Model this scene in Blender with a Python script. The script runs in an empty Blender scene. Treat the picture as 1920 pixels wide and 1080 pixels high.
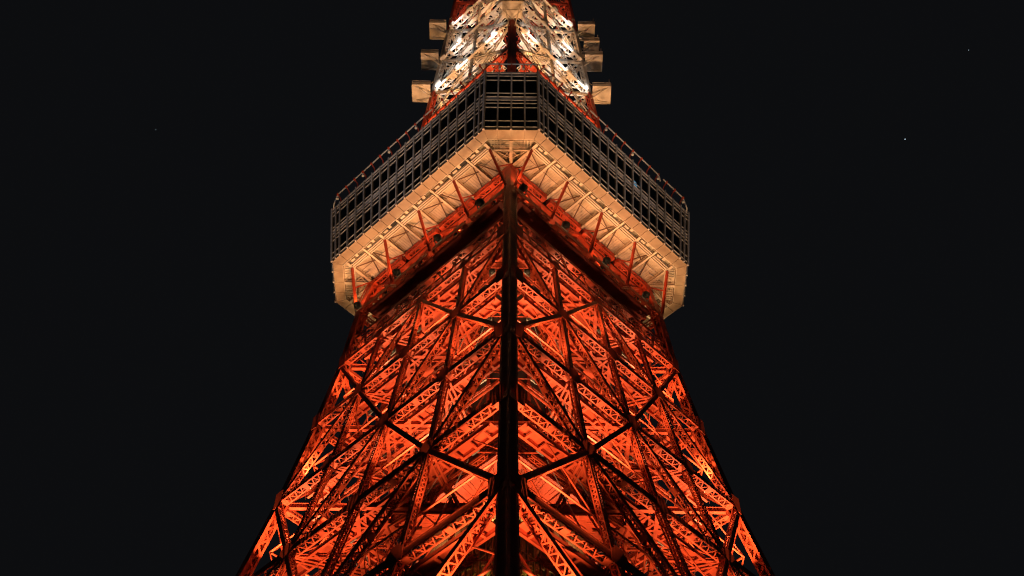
import bpy, math, random
from mathutils import Vector, Matrix
import numpy as np
random.seed(7)
rng = np.random.default_rng(7)
sc = bpy.context.scene
col = sc.collection
R = math.radians

# ------------------------------------------------------------------ camera
CAM_D, PITCH, ROLL = 102.743, 0.931056, 0.009737
F_PX = 2315.8
cam_d = bpy.data.cameras.new("camera")
cam = bpy.data.objects.new("camera", cam_d)
col.objects.link(cam)
cam_d.sensor_width = 36.0
cam_d.lens = F_PX / 1920.0 * 36.0
cam_d.shift_x = (960.0 - 955.38) / 1920.0
cam_d.clip_end = 20000.0
cam_d.clip_start = 0.5
cam.matrix_world = (Matrix.Translation((0, -CAM_D, 0))
                    @ Matrix.Rotation(PITCH + math.pi / 2, 4, 'X')
                    @ Matrix.Rotation(ROLL, 4, 'Z'))
sc.camera = cam

# ------------------------------------------------------------------ night sky
world = bpy.data.worlds.new("World")
sc.world = world
world.use_nodes = True
wn = world.node_tree.nodes
bg = wn["Background"]
bg.inputs[0].default_value = (0.0038, 0.0041, 0.0048, 1)
bg.inputs[1].default_value = 1.0
sc.view_settings.view_transform = 'Standard'
sc.view_settings.look = 'None'
sc.view_settings.exposure = 0.0
sc.view_settings.gamma = 1.0
sc.view_settings.use_curve_mapping = False
sc.cycles.diffuse_bounces = 1
sc.cycles.use_denoising = True
sc.cycles.denoising_input_passes = 'RGB_ALBEDO_NORMAL'
sc.cycles.denoising_prefilter = 'ACCURATE'
sc.cycles.use_adaptive_sampling = False
sc.cycles.sample_clamp_indirect = 2.0
sc.cycles.filter_width = 1.2

AMBER = (1.0, 0.55, 0.24)
SODIUM = (1.0, 0.37, 0.14)
WHITE = (1.0, 0.93, 0.86)
GROUND = -1.6

# ------------------------------------------------------------------ materials
def mat(name, color, rough=0.5, metal=0.0, vary=0.25, scale=0.6, emit=None, estr=0.0, streak=False, spec=0.5):
    m = bpy.data.materials.new(name)
    m.use_nodes = True
    nt = m.node_tree
    b = nt.nodes["Principled BSDF"]
    b.inputs["Base Color"].default_value = (*color, 1)
    b.inputs["Roughness"].default_value = rough
    b.inputs["Metallic"].default_value = metal
    b.inputs["Specular IOR Level"].default_value = spec
    if vary:
        tc = nt.nodes.new("ShaderNodeTexCoord")
        n = nt.nodes.new("ShaderNodeTexNoise")
        n.inputs["Scale"].default_value = scale
        n.inputs["Detail"].default_value = 5
        if streak:
            mp = nt.nodes.new("ShaderNodeMapping")
            mp.inputs["Scale"].default_value = (1.0, 1.0, 0.18)
            nt.links.new(tc.outputs["Object"], mp.inputs[0])
            nt.links.new(mp.outputs[0], n.inputs["Vector"])
        else:
            nt.links.new(tc.outputs["Object"], n.inputs["Vector"])
        r = nt.nodes.new("ShaderNodeValToRGB")
        r.color_ramp.elements[0].position = 0.3
        r.color_ramp.elements[1].position = 0.7
        r.color_ramp.elements[0].color = (*[c * (1 - vary) for c in color], 1)
        r.color_ramp.elements[1].color = (*[min(1, c * (1 + vary * 0.5)) for c in color], 1)
        nt.links.new(n.outputs["Fac"], r.inputs[0])
        nt.links.new(r.outputs[0], b.inputs["Base Color"])
    if emit:
        b.inputs["Emission Color"].default_value = (*emit, 1)
        b.inputs["Emission Strength"].default_value = estr
        m.cycles.emission_sampling = 'NONE'
    return m

def glass_mat(name, tint, gloss=0.25):
    m = bpy.data.materials.new(name)
    m.use_nodes = True
    nt = m.node_tree
    nt.nodes.clear()
    o = nt.nodes.new("ShaderNodeOutputMaterial")
    t = nt.nodes.new("ShaderNodeBsdfTransparent")
    t.inputs[0].default_value = (*tint, 1)
    g = nt.nodes.new("ShaderNodeBsdfGlossy")
    g.inputs["Roughness"].default_value = 0.06
    g.inputs[0].default_value = (0.8, 0.85, 0.9, 1)
    lw = nt.nodes.new("ShaderNodeLayerWeight")
    pw = nt.nodes.new("ShaderNodeMath"); pw.operation = 'POWER'; pw.inputs[1].default_value = 4.0
    f = nt.nodes.new("ShaderNodeMath"); f.operation = 'MULTIPLY_ADD'
    f.inputs[1].default_value = 0.7; f.inputs[2].default_value = 0.04
    nt.links.new(lw.outputs["Facing"], pw.inputs[0])
    nt.links.new(pw.outputs[0], f.inputs[0])
    mx = nt.nodes.new("ShaderNodeMixShader")
    nt.links.new(f.outputs[0], mx.inputs[0])
    nt.links.new(t.outputs[0], mx.inputs[1])
    nt.links.new(g.outputs[0], mx.inputs[2])
    nt.links.new(mx.outputs[0], o.inputs[0])
    return m

M = {
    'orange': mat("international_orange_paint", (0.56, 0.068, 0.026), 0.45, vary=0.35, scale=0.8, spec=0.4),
    'shaded_orange': mat("shade_darkened_orange_paint", (0.20, 0.017, 0.008), 0.55, vary=0.4, scale=0.8),  # tower orange with the shade below the ring put into its colour
    'white': mat("weathered_white_paint", (0.72, 0.68, 0.62), 0.5, vary=0.3, scale=0.7),
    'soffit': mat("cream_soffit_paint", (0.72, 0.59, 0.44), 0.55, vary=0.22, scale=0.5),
    'shaded_tie': mat("shade_browned_tie_steel", (0.13, 0.055, 0.022), 0.6, vary=0.3),  # ties coloured dark to stand for their shaded sides
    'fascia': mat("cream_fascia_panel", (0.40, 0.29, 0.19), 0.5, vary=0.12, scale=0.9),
    'mullion': mat("grey_aluminium", (0.50, 0.47, 0.46), 0.42, metal=0.15, vary=0.3, scale=1.5),
    'spandrel': mat("grey_spandrel_panel", (0.46, 0.43, 0.42), 0.4, vary=0.35, scale=0.8),
    'sill': mat("dark_sill_panel", (0.05, 0.05, 0.055), 0.4, vary=0.2),
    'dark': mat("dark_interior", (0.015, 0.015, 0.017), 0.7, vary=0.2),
    'steel': mat("galvanised_steel", (0.42, 0.40, 0.38), 0.45, metal=0.5, vary=0.3, scale=2),
    'fixture': mat("black_lamp_housing", (0.03, 0.03, 0.03), 0.45, vary=0.2),
    'glass': glass_mat("dark_window_glass", (0.16, 0.18, 0.19)),
    'shaftglass': glass_mat("greenish_shaft_glass", (0.55, 0.60, 0.40)),
    'shaftpanel': mat("brown_cladding", (0.16, 0.10, 0.055), 0.45, vary=0.5, scale=0.7, streak=True),
    'olive': mat("olive_wall_paint", (0.36, 0.30, 0.14), 0.6, vary=0.5, scale=0.5),
    'shaftframe': mat("olive_frame", (0.30, 0.24, 0.11), 0.45, vary=0.3),
    'lens_amber': mat("lit_amber_lens", (0.9, 0.8, 0.6), 0.2, vary=0, emit=(1.0, 0.78, 0.5), estr=6),
    'lens_white': mat("lit_white_lens", (0.9, 0.9, 0.9), 0.2, vary=0, emit=(1.0, 0.95, 0.9), estr=14),
    'blue': mat("blue_screen", (0.1, 0.2, 0.3), 0.3, vary=0, emit=(0.3, 0.7, 1.0), estr=12),
    'star': mat("starlight", (0.8, 0.9, 1.0), 0.5, vary=0, emit=(0.65, 0.85, 1.0), estr=1.0),
    'asphalt': mat("asphalt", (0.05, 0.05, 0.05), 0.85, vary=0.3, scale=0.3),
}

# ------------------------------------------------------------------ mesh helpers
def V(*a):
    return np.array(a, float)

def unit(v):
    return v / (np.linalg.norm(v) + 1e-12)

class MB:
    def __init__(self):
        self.v = []
        self.f = []
    def hexa(self, c8):
        i = len(self.v)
        self.v += [tuple(c) for c in c8]
        for q in ((0, 3, 2, 1), (4, 5, 6, 7), (0, 1, 5, 4), (1, 2, 6, 5), (2, 3, 7, 6), (3, 0, 4, 7)):
            self.f.append(tuple(i + k for k in q))
    def bar(self, p, q, w, h, up=(0, 0, 1)):
        """box from p to q; w across, h along the 'up' direction"""
        p = np.asarray(p, float); q = np.asarray(q, float)
        t = unit(q - p); u = np.asarray(up, float)
        if abs(np.dot(t, u)) > 0.97:
            u = V(1, 0, 0) if abs(t[0]) < 0.9 else V(0, 1, 0)
        s = unit(np.cross(t, u)); u = np.cross(s, t)
        a, b = s * w / 2, u * h / 2
        self.hexa([p - a - b, p + a - b, p + a + b, p - a + b, q - a - b, q + a - b, q + a + b, q - a + b])
    def slab(self, pts, z0, z1):
        """prism over a plan polygon"""
        n = len(pts); i = len(self.v)
        self.v += [(x, y, z0) for x, y in pts] + [(x, y, z1) for x, y in pts]
        self.f.append(tuple(i + k for k in reversed(range(n))))
        self.f.append(tuple(i + n + k for k in range(n)))
        for k in range(n):
            j = (k + 1) % n
            self.f.append((i + k, i + j, i + n + j, i + n + k))
    def plate(self, quad, thick, nrm):
        """plate with the given four corners, thickened along -nrm"""
        o = np.asarray(nrm, float) * thick
        q = [np.asarray(c, float) for c in quad]
        self.hexa([c - o for c in q] + q)
    def cyl(self, p, q, r0, r1=None, n=10):
        r1 = r0 if r1 is None else r1
        p = np.asarray(p, float); q = np.asarray(q, float)
        t = unit(q - p)
        u = V(0, 0, 1) if abs(t[2]) < 0.9 else V(1, 0, 0)
        s = unit(np.cross(t, u)); u = np.cross(s, t); i = len(self.v)
        for c, r in ((p, r0), (q, r1)):
            for k in range(n):
                a = 2 * math.pi * k / n
                self.v.append(tuple(c + r * (math.cos(a) * s + math.sin(a) * u)))
        self.f.append(tuple(i + k for k in reversed(range(n))))
        self.f.append(tuple(i + n + k for k in range(n)))
        for k in range(n):
            j = (k + 1) % n
            self.f.append((i + k, i + j, i + n + j, i + n + k))
    def zig(self, a0, a1, b0, b1, n, w, nrm, cross=False, th=0.05):
        """zigzag lacing bars between the rails a0-a1 and b0-b1"""
        for k in range(n):
            s0, s1 = k / n, (k + 1) / n
            pa = a0 + (a1 - a0) * (s0 if k % 2 == 0 else s1)
            pb = b0 + (b1 - b0) * (s1 if k % 2 == 0 else s0)
            self.bar(pa, pb, w, th, nrm)
            if cross:
                pa = a0 + (a1 - a0) * (s1 if k % 2 == 0 else s0)
                pb = b0 + (b1 - b0) * (s0 if k % 2 == 0 else s1)
                self.bar(pa, pb, w, th * 1.2, nrm)
    def mesh(self, name, m):
        me = bpy.data.meshes.new(name)
        me.from_pydata([tuple(map(float, v)) for v in self.v], [], self.f)
        for mm in (m if isinstance(m, (list, tuple)) else [m]):
            me.materials.append(mm)
        me.update()
        return me

def obj(name, mesh, parent=None, rot=0.0, loc=(0, 0, 0)):
    o = bpy.data.objects.new(name, mesh)
    col.objects.link(o)
    o.location = loc
    o.rotation_euler = (0, 0, rot)
    if parent is not None:
        o.parent = parent
    return o

def empty(name, parent=None, loc=(0, 0, 0), rot=0.0):
    o = bpy.data.objects.new(name, None)
    col.objects.link(o)
    o.empty_display_size = 0.5
    o.location = loc
    o.rotation_euler = (0, 0, rot)
    if parent is not None:
        o.parent = parent
    return o

def tag(o, label=None, cat=None, group=None, kind=None):
    if label: o["label"] = label
    if cat: o["category"] = cat
    if group: o["group"] = group
    if kind: o["kind"] = kind
    return o

def four(name, mb, m, parent, rots=(0, 1, 2, 3)):
    me = mb.mesh(name, m)
    return [obj(name, me, parent, k * math.pi / 2) for k in rots]

# mirrored copy of a builder about the plane x = 0 (left face <-> right face)
def mirrored(mb):
    m2 = MB()
    m2.v = [(-x, y, z) for x, y, z in mb.v]
    m2.f = [tuple(reversed(f)) for f in mb.f]
    return m2

NRM = unit(V(-1, -1, 0))          # outward normal of the left front face
ALONG = unit(V(1, -1, 0))         # along that face, from the left leg to the near leg

def truss(mb, p, q, nrm, w, d, chord=0.15, lace=0.11, sides=('plate', 'zig', 'zig', 'zig'), pitch=0.9, batten=True):
    """four-chord lattice member; w in the face plane, d along the face normal; sides = outer, inner, +b, -b"""
    p = np.asarray(p, float); q = np.asarray(q, float)
    t = unit(q - p); n = unit(nrm - np.dot(nrm, t) * t); b = np.cross(n, t)
    L = np.linalg.norm(q - p)
    hw, hd = w / 2 - chord / 2, d / 2 - chord / 2
    def rail(sb, sn):
        o = b * sb * hw + n * sn * hd
        return p + o, q + o
    for sb in (-1, 1):
        for sn in (-1, 1):
            a, c = rail(sb, sn)
            mb.bar(a, c, chord, chord, n)
    specs = ((rail(-1, 1), rail(1, 1), n, w), (rail(-1, -1), rail(1, -1), -n, w),
             (rail(1, -1), rail(1, 1), b, d), (rail(-1, -1), rail(-1, 1), -b, d))
    for kind, (ra, rb, nn, wd) in zip(sides, specs):
        off = nn * (chord / 2 - 0.03)
        a0, a1, b0, b1 = ra[0] + off, ra[1] + off, rb[0] + off, rb[1] + off
        nz = max(4, int(round(L / (pitch * wd))))
        if kind == 'plate':
            c0 = (a0 + b0) / 2; c1 = (a1 + b1) / 2
            mb.bar(c0, c1, wd - chord, 0.03, nn)
        elif kind in ('zig', 'cross'):
            mb.zig(a0, a1, b0, b1, nz, lace, nn, kind == 'cross')
            if batten:
                for s in (0.04, 0.5, 0.96):
                    h = 0.34 / L
                    mb.bar(((a0 + b0) / 2) + (a1 - a0) * (s - h), ((a0 + b0) / 2) + (a1 - a0) * (s + h), wd - chord, 0.035, nn)

# ------------------------------------------------------------------ ground
g = MB()
g.slab([(-6000, -6000), (6000, -6000), (6000, 6000), (-6000, 6000)], GROUND - 0.5, GROUND)
tag(obj("ground", g.mesh("ground", M['asphalt'])), "dark asphalt ground below the tower", kind="structure")

# ------------------------------------------------------------------ tower skeleton
LV = [('T', 139.0, 19.09), ('R', 131.63, 20.33), ('A', 120.75, 21.40), ('A2', 109.38, 23.29),
      ('B', 96.56, 25.77), ('C', 83.11, 29.07), ('D', 66.59, 34.4), ('E', 48.0, 43.0)]
Z = {n: z for n, z, r in LV}
RR = {n: r for n, z, r in LV}

def P(level, k, off=0.0, dz=0.0):
    """point on the left front face: k = 0 left leg ... 4 near leg; off = inward distance"""
    r = RR[level] - off * math.sqrt(2)
    t = k / 4
    return V(-r * (1 - t), -r * t, Z[level] + dz)

tower = tag(empty("lattice_tower", loc=(0, 0, 0)),
            "tall orange steel lattice tower with a lit observation deck, seen from below at night", "tower")

# legs: box columns; the outer two sides closed, the inner two laced with open triangles
LEGW = 1.2
def leg_builder():
    mb = MB()
    pts = [V(0, -60.5, GROUND)] + [V(0, -RR[n] + .35, Z[n]) for n, _, _ in reversed(LV)]
    nl, nr = unit(V(-1, -1, 0)), unit(V(1, -1, 0))
    for p, q in zip(pts[:-1], pts[1:]):
        L = np.linalg.norm(q - p)
        h = LEGW / 2
        def e(sl, sr, end):
            return end + nl * sl * h + nr * sr * h
        for sl in (-1, 1):
            for sr in (-1, 1):
                o = nl * sl * (h - 0.14) + nr * sr * (h - 0.14)
                mb.bar(p + o, q + o, 0.28, 0.28, nl)
        # outer closed plates
        for n in (nl, nr):
            mb.bar(p + n * (h - 0.05), q + n * (h - 0.05), LEGW - 0.56, 0.05, n)
        # inner laced sides
        for n, m_ in ((-nl, nr), (-nr, nl)):
            a0 = p + n * (h - 0.05) - m_ * (h - 0.24); a1 = q + n * (h - 0.05) - m_ * (h - 0.24)
            b0 = p + n * (h - 0.05) + m_ * (h - 0.24); b1 = q + n * (h - 0.05) + m_ * (h - 0.24)
            mb.zig(a0, a1, b0, b1, max(4, int(L / 1.0)), 0.26, n, th=0.05)
            mb.bar(p + n * (h - 0.05), p + n * (h - 0.05) + (q - p) * (1.6 / L), LEGW - 0.5, 0.055, n)
        # splice plate and rivet battens on the outside
        for n in (nl, nr):
            mb.bar(q + n * (h + 0.02) - (q - p) * (1.3 / L), q + n * (h + 0.02) + V(0, 0, 0.0), LEGW * 0.86, 0.04, n)
            nb = int(L / 0.55)
            for k in range(1, nb):
                c = p + (q - p) * (k / nb) + n * (h + 0.005)
                if q[2] > 45 and p[2] < 131:
                    mb.bar(c - (n * 0 + np.cross(n, unit(q - p)) * 0.33), c + np.cross(n, unit(q - p)) * 0.33, 0.14, 0.03, n)
    return mb
four("leg", leg_builder(), M['orange'], tower)

# horizontal girders, verticals and diagonals of the four faces, panel by panel
SZ = {'R': 0.62, 'A': 0.66, 'A2': 0.78, 'B': 0.86, 'C': 0.92, 'D': 1.0, 'E': 1.0}
for lv in ('A', 'A2', 'B', 'C', 'D', 'E'):
    for k in range(4):
        mb = MB()
        p, q = P(lv, k), P(lv, k + 1)
        d = unit(q - p)
        if k == 0: p = p + d * 0.8
        if k == 3: q = q - d * 0.8
        truss(mb, p + d * 0.25, q - d * 0.25, NRM, SZ[lv] * 0.8, SZ[lv] * 1.12, chord=0.15, lace=0.12,
              sides=('plate', 'zig', None, 'zig'), pitch=0.52)
        four("horizontal_girder", mb, M['orange'], tower)
seq = ['A', 'A2', 'B', 'C', 'D', 'E']
for i, (u, l) in enumerate(zip(seq[:-1], seq[1:])):
    s = (SZ[u] + SZ[l]) / 2
    for k in (1, 2, 3):
        mb = MB()
        p, q = P(u, k), P(l, k); d = unit(q - p)
        truss(mb, p + d * 0.5, q - d * 0.5, NRM, s * 0.72, s * 0.72, chord=0.14, lace=0.10,
              sides=('cross', None, 'zig', 'zig'), pitch=0.6, batten=False)
        four("vertical_post", mb, M['orange'], tower)
    # diagonals run through the nodes whose index + level is even
    for k in range(4):
        if (k + i) % 2 == 0:
            a, b = P(u, k), P(l, k + 1)
        else:
            a, b = P(u, k + 1), P(l, k)
        d = unit(b - a)
        mb = MB()
        truss(mb, a + d * 0.6, b - d * 0.6, NRM, s * 0.60, s * 0.95, chord=0.14, lace=0.11,
              sides=('plate', 'zig', 'zig', 'zig'), pitch=0.55)
        four("diagonal_brace", mb, M['orange'], tower)
    for k in (1, 2, 3):
        mb = MB()
        c = P(u, k) + NRM * (SZ[u] * 0.56 + 0.03)
        w = 0.95 * SZ[u]
        for wa, wb in ((w, w * 0.75), (w * 0.62, w * 1.15)):
            mb.bar(c - ALONG * wa, c + ALONG * wa, wb * 2, 0.06 if wa == w else 0.075, NRM)
        four("gusset_plate", mb, M['orange'], tower)
for lv in ('A', 'A2', 'B', 'C', 'D'):
    for n, al in ((NRM, ALONG), (unit(V(1, -1, 0)), unit(V(-1, -1, 0)))):
        mb = MB()
        c = V(0, -RR[lv], Z[lv]) + n * (LEGW / 2 + 0.06) - al * 0.55
        mb.bar(c - al * 0.9, c + al * 0.3, 2.3, 0.05, n)
        four("leg_gusset", mb, M['orange'], tower)

# ------------------------------------------------------------------ ring under the deck (levels T and R)
for k in range(4):
    mb = MB()
    truss(mb, P('R', k) + ALONG * 0.5, P('R', k + 1) - ALONG * 0.5, NRM, 0.75, 1.0, chord=0.16, lace=0.12,
          sides=('plate', 'zig', None, 'zig'), pitch=0.52)
    four("ring_girder", mb, M['orange'], tower)
    mb = MB()
    truss(mb, P('T', k, dz=-0.6) + ALONG * 0.4, P('T', k + 1, dz=-0.6) - ALONG * 0.4, NRM, 1.1, 0.8, chord=0.16, lace=0.12,
          sides=('zig', 'zig', 'plate', 'zig'), pitch=0.8)
    four("top_girder", mb, M['orange'], tower)
    # web bracing between T and R, slightly inside
    mb = MB()
    a, b = (P('T', k, 0.5, -1.1), P('R', k + 1, 0.5)) if k % 2 == 0 else (P('T', k + 1, 0.5, -1.1), P('R', k, 0.5))
    d = unit(b - a)
    truss(mb, a, b, NRM, 0.5, 0.5, sides=('zig', 'zig', 'plate', 'plate'), pitch=0.9, batten=False)
    four("ring_brace", mb, M['orange'], tower)
    # inner ring walkway beside the ring girder
    mb = MB()
    a, b = P('R', k, 1.6, 0.6), P('R', k + 1, 1.6, 0.6)
    mb.bar(a, b, 1.5, 0.12)
    for o in (-0.75, 0.75):
        mb.bar(a + NRM * o, b + NRM * o, 0.12, 0.32)
    for j in range(1, 6):
        c = a + (b - a) * j / 6
        mb.bar(c - NRM * 0.7 - V(0, 0, .1), c + NRM * 0.7 - V(0, 0, .1), 0.14, 0.16)
    four("ring_walkway", mb, M['orange'], tower)
# solid deep plate girder below the ring, two flanges standing proud
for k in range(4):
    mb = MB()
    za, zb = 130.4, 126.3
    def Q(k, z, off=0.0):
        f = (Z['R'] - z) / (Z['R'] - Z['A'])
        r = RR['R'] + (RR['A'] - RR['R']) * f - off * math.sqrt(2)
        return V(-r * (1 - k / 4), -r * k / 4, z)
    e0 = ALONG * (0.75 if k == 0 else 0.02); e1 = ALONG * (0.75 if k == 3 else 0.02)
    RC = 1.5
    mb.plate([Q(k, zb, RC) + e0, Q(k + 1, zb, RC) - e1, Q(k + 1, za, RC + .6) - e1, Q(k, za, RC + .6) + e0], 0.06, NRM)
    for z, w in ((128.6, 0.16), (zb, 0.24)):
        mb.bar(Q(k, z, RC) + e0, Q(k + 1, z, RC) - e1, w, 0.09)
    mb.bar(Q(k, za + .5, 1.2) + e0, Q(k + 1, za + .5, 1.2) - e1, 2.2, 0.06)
    four("plate_girder", mb, M['shaded_orange'], tower)
    mb = MB()
    pa, pb = Q(k, 125.9, .5) + e0, Q(k + 1, 125.9, .5) - e1
    truss(mb, pa, pb, NRM, .5, .8, chord=.13, lace=.1, sides=('zig', 'zig', None, 'zig'), pitch=.6)
    four("ring_girder", mb, M['orange'], tower)
    mb = MB()
    mb.zig(Q(k, 121.6, .1) + e0, Q(k + 1, 121.6, .1) - e1, Q(k, 125.5, .4) + e0, Q(k + 1, 125.5, .4) - e1, 4, .22, NRM, th=.18)
    four("band_lacing", mb, M['orange'], tower)
    # thin handrail line and lower walkway just above level A
    mb = MB()
    for z, w, h, off in ((122.4, 0.16, 0.34, 0.35), (123.7, 0.07, 0.07, 0.35)):
        mb.bar(Q(k, z, off) + e0, Q(k + 1, z, off) - e1, w, h)
    for j in range(5):
        mb.bar(Q(k + j / 5 + .1, 122.5, .35), Q(k + j / 5 + .1, 123.7, .35), 0.06, 0.06)
    four("upper_walkway", mb, M['orange'], tower)

# ------------------------------------------------------------------ inside levels: diaphragms, walkways, hubs, rods
def ibeam(mb, p, q, w, h):
    mb.bar(p - V(0, 0, h / 2), q - V(0, 0, h / 2), w, 0.06)
    mb.bar(p + V(0, 0, h / 2), q + V(0, 0, h / 2), w, 0.06)
    mb.bar(p, q, 0.05, h)

for lv in ('A', 'A2', 'B', 'C', 'D'):
    r, z = RR[lv], Z[lv]
    s = SZ[lv]
    # square through the face midpoints
    mb = MB()
    ibeam(mb, V(-r / 2 + 0.5, -r / 2 + 0.02, z - .05), V(r / 2 - 0.5, -r / 2 + 0.02, z - .05), 0.42, 0.62)
    ibeam(mb, V(-r / 2 + 1.2, -r / 2 + 0.75, z - .1), V(r / 2 - 1.2, -r / 2 + 0.75, z - .1), 0.16, 0.3)
    four("cross_beam", mb, M['orange'], tower)
    # radial beams from each leg toward the core
    mb = MB()
    ibeam(mb, V(0, -r + 1.3, z), V(0, -9.4 if lv in ('B', 'C', 'D') else -5.6, z), 0.45, 0.66)
    four("radial_beam", mb, M['orange'], tower)
    # short beams from the quarter nodes
    for x in (-1, 1):
        mb = MB()
        ibeam(mb, V(x * r / 4, -0.75 * r + .6, z - .12), V(x * r / 4, -r / 2 + 0.25, z - .12), 0.30, 0.34)
        four("quarter_beam", mb, M['orange'], tower)
    for k, ln in ((1, 6.2), (3, 6.2)):
        mb = MB()
        a = P(lv, k, 0.5, -0.2); b = P(lv, k, ln * (r / 25) ** 0.8, -0.2)
        for o in (-0.28, 0.28):
            ibeam(mb, a + ALONG * o, b + ALONG * o, 0.24, 0.40)
        four("normal_beam", mb, M['orange'], tower)
    # star hub with gusset and spokes
    mb = MB()
    c = P(lv, 2, 3.4 * r / 25.0, -0.38)
    n8 = [(c[0] + .85 * math.cos(R(22.5 + 45 * i)), c[1] + .85 * math.sin(R(22.5 + 45 * i))) for i in range(8)]
    mb.slab(n8, c[2] - .03, c[2] + .03)
    for i in range(8):
        dvec = V(math.cos(R(45 * i)), math.sin(R(45 * i)), 0)
        mb.bar(c + dvec * .5 + V(0, 0, .1), c + dvec * (2.9 if i % 2 else 3.4) + V(0, 0, .1), 0.28, 0.2)
    four("hub_star", mb, M['orange'], tower)
    # walkway strip inside each face: plate, two edge beams, cross bars
    for k in range(4):
        mb = MB()
        o1, o2 = 1.15 * s + .3, 2.5 * s + .35
        a, b = P(lv, k, (o1 + o2) / 2, -0.15), P(lv, k + 1, (o1 + o2) / 2, -0.15)
        if k == 0: a = a + ALONG * 1.8
        if k == 3: b = b - ALONG * 1.8
        mb.bar(a + V(0, 0, .45), b + V(0, 0, .45), (o2 - o1), 0.06)
        for o in (-1, 1):
            c = NRM * o * (o2 - o1) / 2
            mb.bar(a + c + V(0, 0, .15), b + c + V(0, 0, .15), 0.14, 0.62)
            mb.bar(a + c - V(0, 0, .18), b + c - V(0, 0, .18), 0.26, 0.04)
        nj = 3 if lv in ('A', 'A2') else 4
        for j in range(nj):
            c = a + (b - a) * (j + .5) / nj
            mb.bar(c - NRM * (o2 - o1) / 2 - V(0, 0, .16), c + NRM * (o2 - o1) / 2 - V(0, 0, .16), 0.26, 0.1)
        four("walkway", mb, M['orange'], tower)
        mb = MB()
        for o, hh in ((o2 - .05, 1.1), (o2 - .05, .6), (o1 + .1, 1.1)):
            mb.bar(P(lv, k, o, hh) + ALONG * (1.8 if k == 0 else 0), P(lv, k + 1, o, hh) - ALONG * (1.8 if k == 3 else 0), 0.06, 0.06)
        for j in range(4):
            for o in (o2 - .05, o1 + .1):
                mb.bar(P(lv, k + .2 + j * .2, o, 0), P(lv, k + .2 + j * .2, o, 1.1), 0.05, 0.05)
        four("walkway_rail", mb, M['orange'], tower)
# slender inner frame a few metres behind each face
for u, l in (('A', 'A2'), ('A2', 'B'), ('B', 'C'), ('C', 'D'), ('D', 'E')):
    for k in range(4):
        for o, w in ((3.9, .15), (5.6, .12)):
            if 0 < k < 3 or o < 5:
                for a, b in ((P(u, k, o), P(l, k + 1, o)), (P(u, k + 1, o), P(l, k, o))):
                    mb = MB(); mb.bar(a, b, w, w, NRM)
                    four("inner_brace", mb, M['orange'], tower)
    mb = MB()
    a, b = P(l, .35, 4.2, .3), P(l, 3.65, 4.2, .3)
    truss(mb, a, b, NRM, .4, .55, chord=.1, lace=.08, sides=('zig', 'zig', None, 'zig'), pitch=.8, batten=False)
    four("inner_girder", mb, M['orange'], tower)
# light secondary bars just behind each face
for u, l in (('A', 'A2'), ('A2', 'B'), ('B', 'C'), ('C', 'D'), ('D', 'E')):
    for k in range(4):
        pm, qm = (P(u, k, 1.3) + P(l, k, 1.3)) / 2, (P(u, k + 1, 1.3) + P(l, k + 1, 1.3)) / 2
        for a, b, w in ((pm, qm, .13), (pm, (P(l, k, 1.6) + P(l, k + 1, 1.6)) / 2, .11), (qm, (P(u, k, 1.6) + P(u, k + 1, 1.6)) / 2, .11)):
            mb = MB(); mb.bar(a, b, w, w * 1.3, NRM)
            four("secondary_bar", mb, M['orange'], tower)
# thin tie rods inside
for u, l in (('A', 'A2'), ('A2', 'B'), ('B', 'C'), ('C', 'D')):
    for (k0, o0, k1, o1) in ((1, 2.6, 2, 3.2), (3, 2.6, 2, 3.2), (0.6, 3.2, 1.5, 4.6), (3.4, 3.2, 2.5, 4.6), (2, 6.0, 2.8, 3.4)):
        mb = MB()
        mb.cyl(P(u, k0, o0), P(l, k1, o1), 0.035, n=5)
        four("tie_rod", mb, M['steel'], tower)
for lv in ('A', 'A2', 'B', 'C', 'D'):
    for (k0, o0, k1, o1) in ((0.7, 0.8, 2.0, 6.4), (3.3, .8, 2.0, 6.4), (1, .6, 1.9, 3.4), (3, .6, 2.1, 3.4)):
        mb = MB()
        mb.bar(P(lv, k0, o0, .35), P(lv, k1, o1, .35), 0.12, 0.12)
        four("plan_bracing", mb, M['orange'], tower)
    mb = MB()
    mb.bar(V(-RR[lv] * .25, -RR[lv] * .75 + .5, Z[lv] + .5), V(RR[lv] * .25, -RR[lv] * .75 + .5, Z[lv] + .5), 0.10, 0.10)
    four("corner_tie", mb, M['orange'], tower)

# ------------------------------------------------------------------ floor grid under the middle of the deck
fl = MB()
r = 18.0
fl.slab([(-r, 0), (0, -r), (r, 0), (0, r)], 138.3, 138.5)
obj("deck_floor_plate", fl.mesh("deck_floor_plate", M['orange']), tower)
ux, uy = unit(V(1, 1, 0)), unit(V(1, -1, 0))
hs = r / math.sqrt(2)
for fam, (d1, d2) in enumerate(((ux, uy), (uy, ux))):
    for i in range(-5, 6):
        mb = MB()
        c = d1 * (i * hs / 5.6)
        big = i % 2 == 0
        ibeam(mb, c - d2 * (hs - .2) + V(0, 0, 137.7 - .05 * fam), c + d2 * (hs - .2) + V(0, 0, 137.7 - .05 * fam), 0.34 if big else .2, 1.0 if big else .6)
        obj("floor_beam", mb.mesh("floor_beam", M['orange']), tower)
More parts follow.
